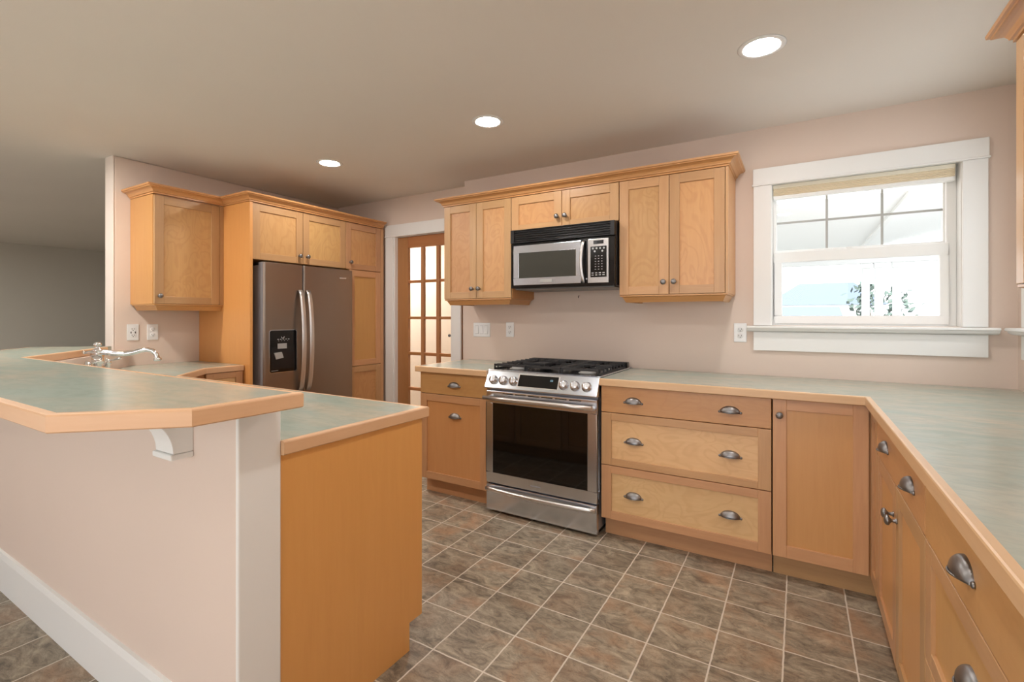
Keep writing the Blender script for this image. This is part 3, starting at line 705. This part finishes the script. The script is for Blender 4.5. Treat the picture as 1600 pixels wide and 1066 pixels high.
for gi, (gx0, gx1) in enumerate(((.046,.284),(.290,.526),(.532,.770))):
    g = MB(); y0, y1 = -.590, -.062; b_ = .010; zt = .957; zl = .944
    g.box(gx0, gx1, y0, y0+b_, zl, zt); g.box(gx0, gx1, y1-b_, y1, zl, zt)
    for x_, outer in ((gx0, gi == 0), (gx1-b_, gi == 2)):
        if outer: g.box(x_, x_+b_, y0, y1, .922, .931)
        else: g.box(x_, x_+b_, y0+b_, y1-b_, zl, zt)
        for y_ in (y0, y1-b_): g.box(x_, x_+b_, y_, y_+b_, .918, zl)
    cx_ = (gx0+gx1)/2; ym = (y0+y1)/2
    g.box(gx0+b_, gx1-b_, ym-.005, ym+.005, zl, zt)
    L_ = .070
    for k in range(8):
        yy = y0+.042+k*.0635
        if abs(yy-ym) < .02: continue
        g.box(gx0, gx0+b_+L_, yy-.004, yy+.004, .943, zt); g.box(gx1-b_-L_, gx1, yy-.004, yy+.004, .943, zt)
        if gi == 0: g.box(gx0, gx0+b_, yy-.004, yy+.004, .931, .943)
        if gi == 2: g.box(gx1-b_, gx1, yy-.004, yy+.004, .931, .943)
    for a, b2 in ((y0+b_, y0+b_+.075), (ym-.08, ym-.005), (ym+.005, ym+.08), (y1-b_-.075, y1-b_)): g.box(cx_-.004, cx_+.004, a, b2, .943, zt)
    g.build('grate', M_iron, t, .002)
g = MB(); g.box(.240, .400, -.545, -.535, .9572, .972); g.box(.240, .400, -.345, -.335, .9572, .972); g.box(.240,.250,-.535,-.345,.9572,.972); g.box(.390,.400,-.535,-.345,.9572,.972); g.box(.250,.390,-.535,-.345,.9572,.961)
g.build('griddle_plate', M_iron, t, .002)

# fridge and its cabinets
y0f, ysp, y1f = -1.157, -.827, -.334
t = thing('refrigerator', 'warm dark stainless side-by-side refrigerator with ice dispenser between maple panels', 'refrigerator', (-1.95, -.745, 0))
MB().box(-2.30, -1.672, y0f+.006, y1f-.006, .03, 1.652).build('cabinet_body', M_side, t, .004)
MB().box(-2.28, -1.69, y0f+.02, y1f-.02, 0, .03).build('base_grille', M_gap, t)
FF = frame(-1.60, 0, 0, 1, 1, 0)
def fdoor(a, b_, nm):
    m = MB(); r = .012
    prof = [(a,-.066),(a,-r)]+[(a+r-r*math.cos(q*PI/8), -r+r*math.sin(q*PI/8)) for q in range(1,5)]+[(b_-r+r*math.sin(q*PI/8), -r+r*math.cos(q*PI/8)) for q in range(0,4)]+[(b_,-r),(b_,-.066)]
    n = len(prof); p = [FF(u,.045,d) for u,d in prof]+[FF(u,1.672,d) for u,d in prof]
    m.faces(p, [tuple(range(n)), tuple(range(2*n-1,n-1,-1))]+[(i,(i+1)%n,n+(i+1)%n,n+i) for i in range(1,n-2)])
    m.faces(p, [(i,(i+1)%n,n+(i+1)%n,n+i) for i in (0,n-2,n-1)], 1)
    return m.build(nm, [M_fridge, M_side], t, .002)
dl = fdoor(y0f, ysp-.003, 'freezer_door'); dr = fdoor(ysp+.003, y1f, 'fridge_door')
MB().box(-1.72, -1.645, y0f+.01, y0f+.05, 1.654, 1.668+.006).build('hinge_cover', M_blackp, t, .003)
for dd, uc in ((dl, -.862), (dr, -.792)):
    pts = [FF(uc, .685+.79*q/24, .012+.050*math.sin(PI*q/24)**.55) for q in range(25)]
    MB().tube(pts, .0075, 14, flat=((1,0,0), 2.6)).build('handle', M_handle, dd)
def rrect(F, u0, u1, z0, z1, d0, d1, r, mi=0, mb=None):
    m = mb or MB(); pts = []
    for cx_, cz_, a0 in ((u1-r,z0+r,-PI/2),(u1-r,z1-r,0),(u0+r,z1-r,PI/2),(u0+r,z0+r,PI)):
        for q in range(6): a = a0+q*PI/10; pts.append((cx_+r*math.cos(a), cz_+r*math.sin(a)))
    n = len(pts); p = [F(u,z,d0) for u,z in pts]+[F(u,z,d1) for u,z in pts]
    return m.faces(p, [tuple(range(n-1,-1,-1)), tuple(range(n,2*n))]+[(i,(i+1)%n,n+(i+1)%n,n+i) for i in range(n)], mi)
dp = rrect(FF, -1.116, -.886, .843, 1.168, -.001, .003, .018).build('dispenser_bezel', M_steel, dl)
rrect(FF, -1.111, -.891, .848, 1.163, .001, .0045, .015).build('dispenser_panel', M_black, dp)
MB().fbox(FF, -1.100, -.902, .872, 1.035, .004, .0052).build('dispenser_recess', M_enamel, dp)
MB().fbox(FF, -1.050, -.975, 1.025, 1.064, .0045, .007).build('label_sticker', M_sticker, dp)
pd = MB(); pd.hexa([FF(u,z,d) for d in (.005,.013) for u,z in ((-1.065,.947),(-1.005,.955),(-1.02,1.0),(-1.082,.995))]); pd.build('dispenser_paddle', M_sticker, dp, .001)
m = MB()
for k in range(5): m.fbox(FF, -1.052+.022*k, -1.040+.022*k, 1.094, 1.098, .0045, .005)
for k in range(4): m.fbox(FF, -1.045+.024*k, -1.038+.024*k, 1.083, 1.0855, .0045, .005)
m.tube([FF(-1.008+.012*math.cos(a), 1.116+.012*math.sin(a), .005) for a in [PI*1.0+q*PI/8 for q in range(9)]], .0022, 6)
m.fbox(FF, -1.10, -1.045, .860, .8625, .0045, .005)
m.build('dispenser_marks', M_icon, dp)
bd = MB(); bd.fbox(FF, -.475, -.405, 1.592, 1.604, 0, .0015); bd.build('badge', M_steel, dr, .0005)
# surround
t = thing('fridge_cabinet', 'maple two-door cabinet above the refrigerator with full-height left side panel', 'cabinet', (-2.0, -.80, 0))
MB().box(XB+.003, -1.648, -1.232, -1.2105, 0, 2.107).build('side_panel', M_end, t, .001)
MB().box(XB+.003, -1.677, -1.2095, -.3635, 1.690, 2.107).build('carcass', M_carc, t)
shaker(t, FP, -1.2095, -.790, 1.690, 2.107, knob=(-.825, 1.752)); shaker(t, FP, -.790, -.3635, 1.690, 2.107, knob=(-.755, 1.752))
t = thing('pantry_cabinet', 'tall narrow maple pantry cabinet between refrigerator and white door casing', 'cabinet', (-2.0, -.13, 0))
MB().box(XB+.003, -1.677, -.3265, .088, ZK, 2.107).build('carcass', M_carc, t)
MB().box(XB+.02, -1.72, -.3265, .088, 0, ZK).build('toe_kick', M_frame_h, t)
MB().fbox(FP, .0505, .088, ZK, 2.107, -.02, -.002).build('face_stile', M_frame_v, t, .001)
shaker(t, FP, -.3625, .050, 1.690, 2.107, knob=(-.318, 1.752))
shaker(t, FP, -.326, .050, .822, 1.688, pm=M_panel_plain); shaker(t, FP, -.326, .050, Z4, .820)
# wall cabinet on the west wall
t = thing('wall_cabinet', 'single-door maple wall cabinet left of the refrigerator, above the two outlets', 'cabinet', (-2.17, -1.46, 1.355))
MB().box(XB+.003, -2.011, -1.694, -1.2335, 1.355, 2.107).build('carcass', M_carc, t)
shaker(t, FW, -1.694, -1.262, 1.355, 2.10, knob=(-1.664, 1.410))
MB().fbox(FW, -1.2615, -1.2335, 1.355, 2.10, -.02, -.001).build('face_stile', M_frame_v, t, .001)
light_rail([(XB+.02,-1.694),(-1.99,-1.694),(-1.99,-1.235)][::1], t, 1.355)
crown([(XB+.003,-1.694),(-1.99,-1.694),(-1.99,-1.232),(-1.648,-1.232),(-1.648,.066)][::1], 'maple crown moulding across the refrigerator cabinets and the single-door wall cabinet')
# wall cabinet on the east wall, cut by the frame
FC = frame(2.346, 0, 0, -1, -1, 0)
t = thing('wall_cabinet', 'maple wall cabinet on the right wall, cut off by the right frame edge', 'cabinet', (2.52, -1.9, 1.365))
MB().box(2.367, 2.685, -2.62, -1.212, 1.365, 2.107).build('carcass', M_carc, t)
for a in (1.212, 1.681, 2.150): shaker(t, FC, a, a+.469, 1.365, 2.107, knob=(a+.44, 1.44))
light_rail([(2.67,-1.212),(2.346,-1.212),(2.346,-2.62)], t, 1.365)
crown([(2.686,-1.212),(2.346,-1.212),(2.346,-2.62)], 'maple crown moulding at the top right corner of the picture')

# faucet
fx, fy = -1.77, -2.075
t = thing('bridge_faucet', 'polished chrome bridge faucet with curved spout behind the raised bar', 'faucet', (fx, fy, .914))
m = MB(); m.lathe([(r_*1.25,z_) for r_,z_ in ((.030,.914),(.030,.920),(.022,.926),(.015,.940),(.015,.985),(.022,.992),(.025,1.012),(.022,1.030),(.014,1.036),(.014,1.058),(.019,1.064),(.019,1.074),(.010,1.080),(.009,1.092),(.015,1.098),(.016,1.108),(.008,1.117),(0,1.118))], Matrix.Translation((fx,fy,0)), 24)
m.tube([(fx-.02,fy-.02,1.048),(fx+.02,fy+.02,1.048)], .019, 14)
m.build('column', M_chrome, t)
s2 = math.sqrt(.5)
def fp(a, z, b_=0): return (fx+s2*a-s2*b_, fy+s2*a+s2*b_, z)
sp = [(-.055,1.056),(-.03,1.057),(0,1.058),(.04,1.056),(.09,1.048),(.14,1.045),(.18,1.052),(.215,1.064),(.25,1.070),(.28,1.062),(.298,1.042),(.304,1.022),(.306,1.008)]
m = MB().tube([fp(a,z) for a,z in sp], [.009,.012,.016,.0165,.015,.014,.0135,.0135,.0135,.0135,.0135,.014,.016], 14)
m.lathe([(.013,0),(.021,.004),(.022,.014),(.016,.02)], Matrix.Translation(Vector(fp(.306,1.0))), 18)
m.lathe([(0,0),(.009,.004),(.011,.012),(.006,.018)], Matrix.Translation(Vector(fp(-.066,1.047))), 14); m.build('spout', M_chrome, t)
for s in (-1, 1):
    q = MB(); b_ = s*.10
    q.lathe([(.028,.914),(.028,.920),(.018,.927),(.014,.945),(.014,.975),(.020,.982),(.020,.995),(.012,1.002),(.010,1.012),(0,1.016)], Matrix.Translation(Vector(fp(0,0,b_))), 20)
    q.tube([fp(0,1.0,b_), fp(.03,1.004,b_), fp(.065,1.012,b_), fp(.075,1.014,b_)], [.006,.005,.0075,.004], 10)
    q.tube([fp(0,.965,b_), fp(0,.965,0)], .010, 12)
    q.build('handle', M_chrome, t)

# outlets and switches
def outlet(F, u, z, label, gfci=False):
    t = thing('wall_outlet', label, 'outlet', F(u, z-.057, .003), 'white wall outlets')
    MB().fbox(F, u-.036, u+.036, z-.058, z+.058, .0005, .006).build('cover_plate', M_plate, t, .003)
    if gfci:
        MB().fbox(F, u-.017, u+.017, z-.034, z+.034, .005, .009).build('receptacle', M_plate, t, .002)
    else:
        for s in (-1, 1): MB().lathe([(.0165,.005),(.0165,.0075),(.015,.0085),(0,.0085)], fmat(F,u,z+s*.0195,0), 20).build('receptacle', M_plate, t)
    h = .009 if gfci else .0085
    for s in (-1, 1):
        m = MB(); zz = z+s*(.022 if gfci else .0195)
        m.fbox(F, u-.0085, u-.0055, zz-.002, zz+.007, h-.0005, h+.0004); m.fbox(F, u+.0055, u+.0085, zz-.002, zz+.007, h-.0005, h+.0004)
        m.lathe([(.003,h-.0005),(.003,h+.0004)], fmat(F,u,zz-.008,0), 10)
        m.build('slots', M_slot, t)
    if gfci:
        for a in (-.016, .010): MB().fbox(F, u+a, u+a+.006, z-.008, z+.006, h-.0005, h+.0006).build('test_button', M_slot, t)
FWW = frame(XB, 0, 0, 1, 1, 0)
outlet(FN, -.183, 1.165, 'white duplex outlet between the switch plate and the range')
outlet(FN, 1.467, 1.169, 'white duplex outlet beside the left end of the window sill')
outlet(FWW, -1.679, 1.154, 'white outlet with dark test buttons, left of the pair above the faucet', True)
outlet(FWW, -1.555, 1.153, 'white duplex outlet under the left wall cabinet, half in its shadow')
t = thing('switch_plate', 'white three-gang switch plate beside the glazed door', 'switch', (-.453, -.003, 1.10))
MB().fbox(FN, -.535, -.371, 1.103, 1.217, .0005, .006).build('cover_plate', M_plate, t, .003)
for k in (-1, 0, 1):
    MB().fprism(FN, [(.005,1.127),(.012 if k else .008,1.129),(.007 if k else .010,1.192),(.005,1.194)], -.453+k*.046-.015, -.453+k*.046+.015).build('rocker', M_plate, t, .001)
    MB().fbox(FN, -.453+k*.046-.0168, -.453+k*.046+.0168, 1.1255, 1.1955, .0055, .0064).build('rocker_shade_line', M_slot2, t)  # grey border painted for the shade in the gap around each rocker
m = MB().tube([(.403,0,1.418),(.403,-.012,1.418),(.403,-.018,1.410),(.403,-.016,1.402)], .0025, 8)
o = m.build('wall_hook', M_gap); tag(o, 'tiny dark hook on the wall just under the microwave', 'hook')

# recessed ceiling lamps
def lamp(x, y, label, lens=None):
    t = thing('recessed_light', label, 'ceiling light', (x, y, ZC-.006), 'recessed ceiling lights')
    MB().lathe([(.067,ZC-.0005),(.067,ZC-.002),(.073,ZC-.0045),(.088,ZC-.0035),(.093,ZC-.0005)], Matrix.Translation((x,y,0)), 40).build('trim_ring', M_white, t)
    m = MB(); n = 40
    m.faces([(x+.0675*math.cos(2*PI*k/n), y+.0675*math.sin(2*PI*k/n), ZC-.0015) for k in range(n)], [tuple(range(n-1,-1,-1))])
    m.build('lens', lens or M_lens, t, recalc=False)
lamp(-1.198, -.898, 'round recessed ceiling light near the refrigerator cabinets, smallest of the three in view')
lamp(.225, -.933, 'round recessed ceiling light in front of the microwave, middle one of the row')
lamp(1.642, -.992, 'round recessed ceiling light nearest the window, largest of the three in view')
lamp(-1.87, -2.58, 'round recessed ceiling light above the corner sink, left of the picture', M_lens3)
lamp(.2, -2.60, 'round recessed ceiling light above the bar end, higher than the picture')
lamp(1.64, -2.62, 'round recessed ceiling light above the camera')
lamp(-6.3, -2.7, 'unseen ceiling light added to brighten the grey living room past the wall end', M_lens4)  # unseen lamp added to lift the dim living room
lamp(-1.0, -4.6, 'round recessed ceiling light in the dining area behind the bar', M_lens5)
lamp(-1.75, 1.35, 'unseen ceiling light added to brighten the hall behind the glazed door', M_lens2)  # this and the next: unseen, added in place of sunlight in the hall
lamp(-1.95, .75, 'second unseen light added to brighten the hall close behind the glazed door', M_lens2)

# ------------------------------------------------------------------ outdoors
o = MB().box(-30, 60, 2.75, 90, -.3, -.15).build('ground', M_ground); o['kind'] = 'structure'
o = MB().box(-12, 14, -30, -6.66, -.3, -.15).build('patio_ground', M_ground); o['kind'] = 'structure'
t = thing('porch_roof', 'white porch roof with flat ceiling seen through the window', 'porch', (2.6, 4, 2.5))
MB().box(-1.0, 2.70, 2.76, 8.2, 2.50, 2.56).build('ceiling_panel', M_extw, t)
MB().hexa([(2.74,.5,2.56),(6.5,.5,3.3),(6.5,8.2,3.3),(2.74,8.2,2.56),(2.74,.5,2.62),(6.5,.5,3.36),(6.5,8.2,3.36),(2.74,8.2,2.62)]).build('sloped_panel', M_extw, t)
MB().box(2.70, 2.76, 2.76, 8.2, 2.46, 2.62).build('ridge_trim', M_extw, t)
MB().box(-1.0, 6.5, 8.0, 8.2, 2.28, 2.52).build('beam', M_extw, t)
for x, lb in ((2.87,'slim white porch post left of two others beyond the window'),(3.07,'round-cornered white porch post, middle of three beyond the window'),(3.34,'white porch post, right of three beyond the window')):
    p = MB(); p.box(x-.06, x+.06, 8.03, 8.15, -.15, 2.28); p.box(x-.08, x+.08, 8.01, 8.17, 2.18, 2.28); p.box(x-.08,x+.08,8.01,8.17,-.15,.0)
    o = p.build('porch_post', M_extw, None, .008); tag(o, lb, 'post', 'porch posts')
t = thing('neighbour_house', 'pale house with blue-grey roof far beyond the window', 'house', (3, 40, -.15))
MB().box(0.5, 6.0, 38, 46, -.15, 2.2).build('wall', M_extw, t)
MB().faces([(-.5,37.4,2.1),(7,37.4,2.1),(7,46.5,2.1),(-.5,46.5,2.1),(1.8,42,3.9),(5.4,42,3.9)], [(0,3,2,1),(0,1,5,4),(1,2,5),(2,3,4,5),(3,0,4)]).build('roof', M_blue, t)
t = thing('low_shed', 'low shed with blue-grey roof beyond the porch at the window corner', 'shed', (1.5, 25, -.15))
MB().box(-2.5, 3.2, 24.2, 27, -.15, 1.0).build('wall', M_extw, t)
MB().hexa([(-2.8,23.8,1.05),(3.6,23.8,1.05),(3.6,27.3,1.7),(-2.8,27.3,1.7),(-2.8,23.8,1.13),(3.6,23.8,1.13),(3.6,27.3,1.78),(-2.8,27.3,1.78)]).build('roof', M_blue, t)
import random
random.seed(4)
def tree(x, y, h, label):
    t = thing('tree', label, 'tree', (x, y, -.15), 'trees beyond the porch')
    MB().tube([(x,y,-.15),(x+.05,y,h*.4),(x,y+.05,h*.75)], [.12,.09,.04], 8).build('trunk', M_bark, t)
    m = MB()
    for k in range(150):
        a, r, z = random.uniform(0,2*PI), random.gauss(0,.55), random.uniform(h*.35, h*1.05)
        q = (1-abs(z/h-.65)*1.3); c_ = Vector((x+math.cos(a)*r*q*h*.35, y+math.sin(a)*r*q*h*.35, z)); s = .13
        e1 = Vector((random.uniform(-1,1),random.uniform(-1,1),random.uniform(-1,1))).normalized()*s; e2 = e1.orthogonal().normalized()*s*.5
        m.faces([c_-e1, c_+e2, c_+e1, c_-e2], [(0,1,2,3)])
    m.build('foliage', M_leaf, t, recalc=False)
tree(3.75, 16.5, 2.3, 'leafy grey-green tree left of the porch posts beyond the window')
tree(4.75, 18.5, 2.2, 'leafy grey-green tree between the porch posts beyond the window')
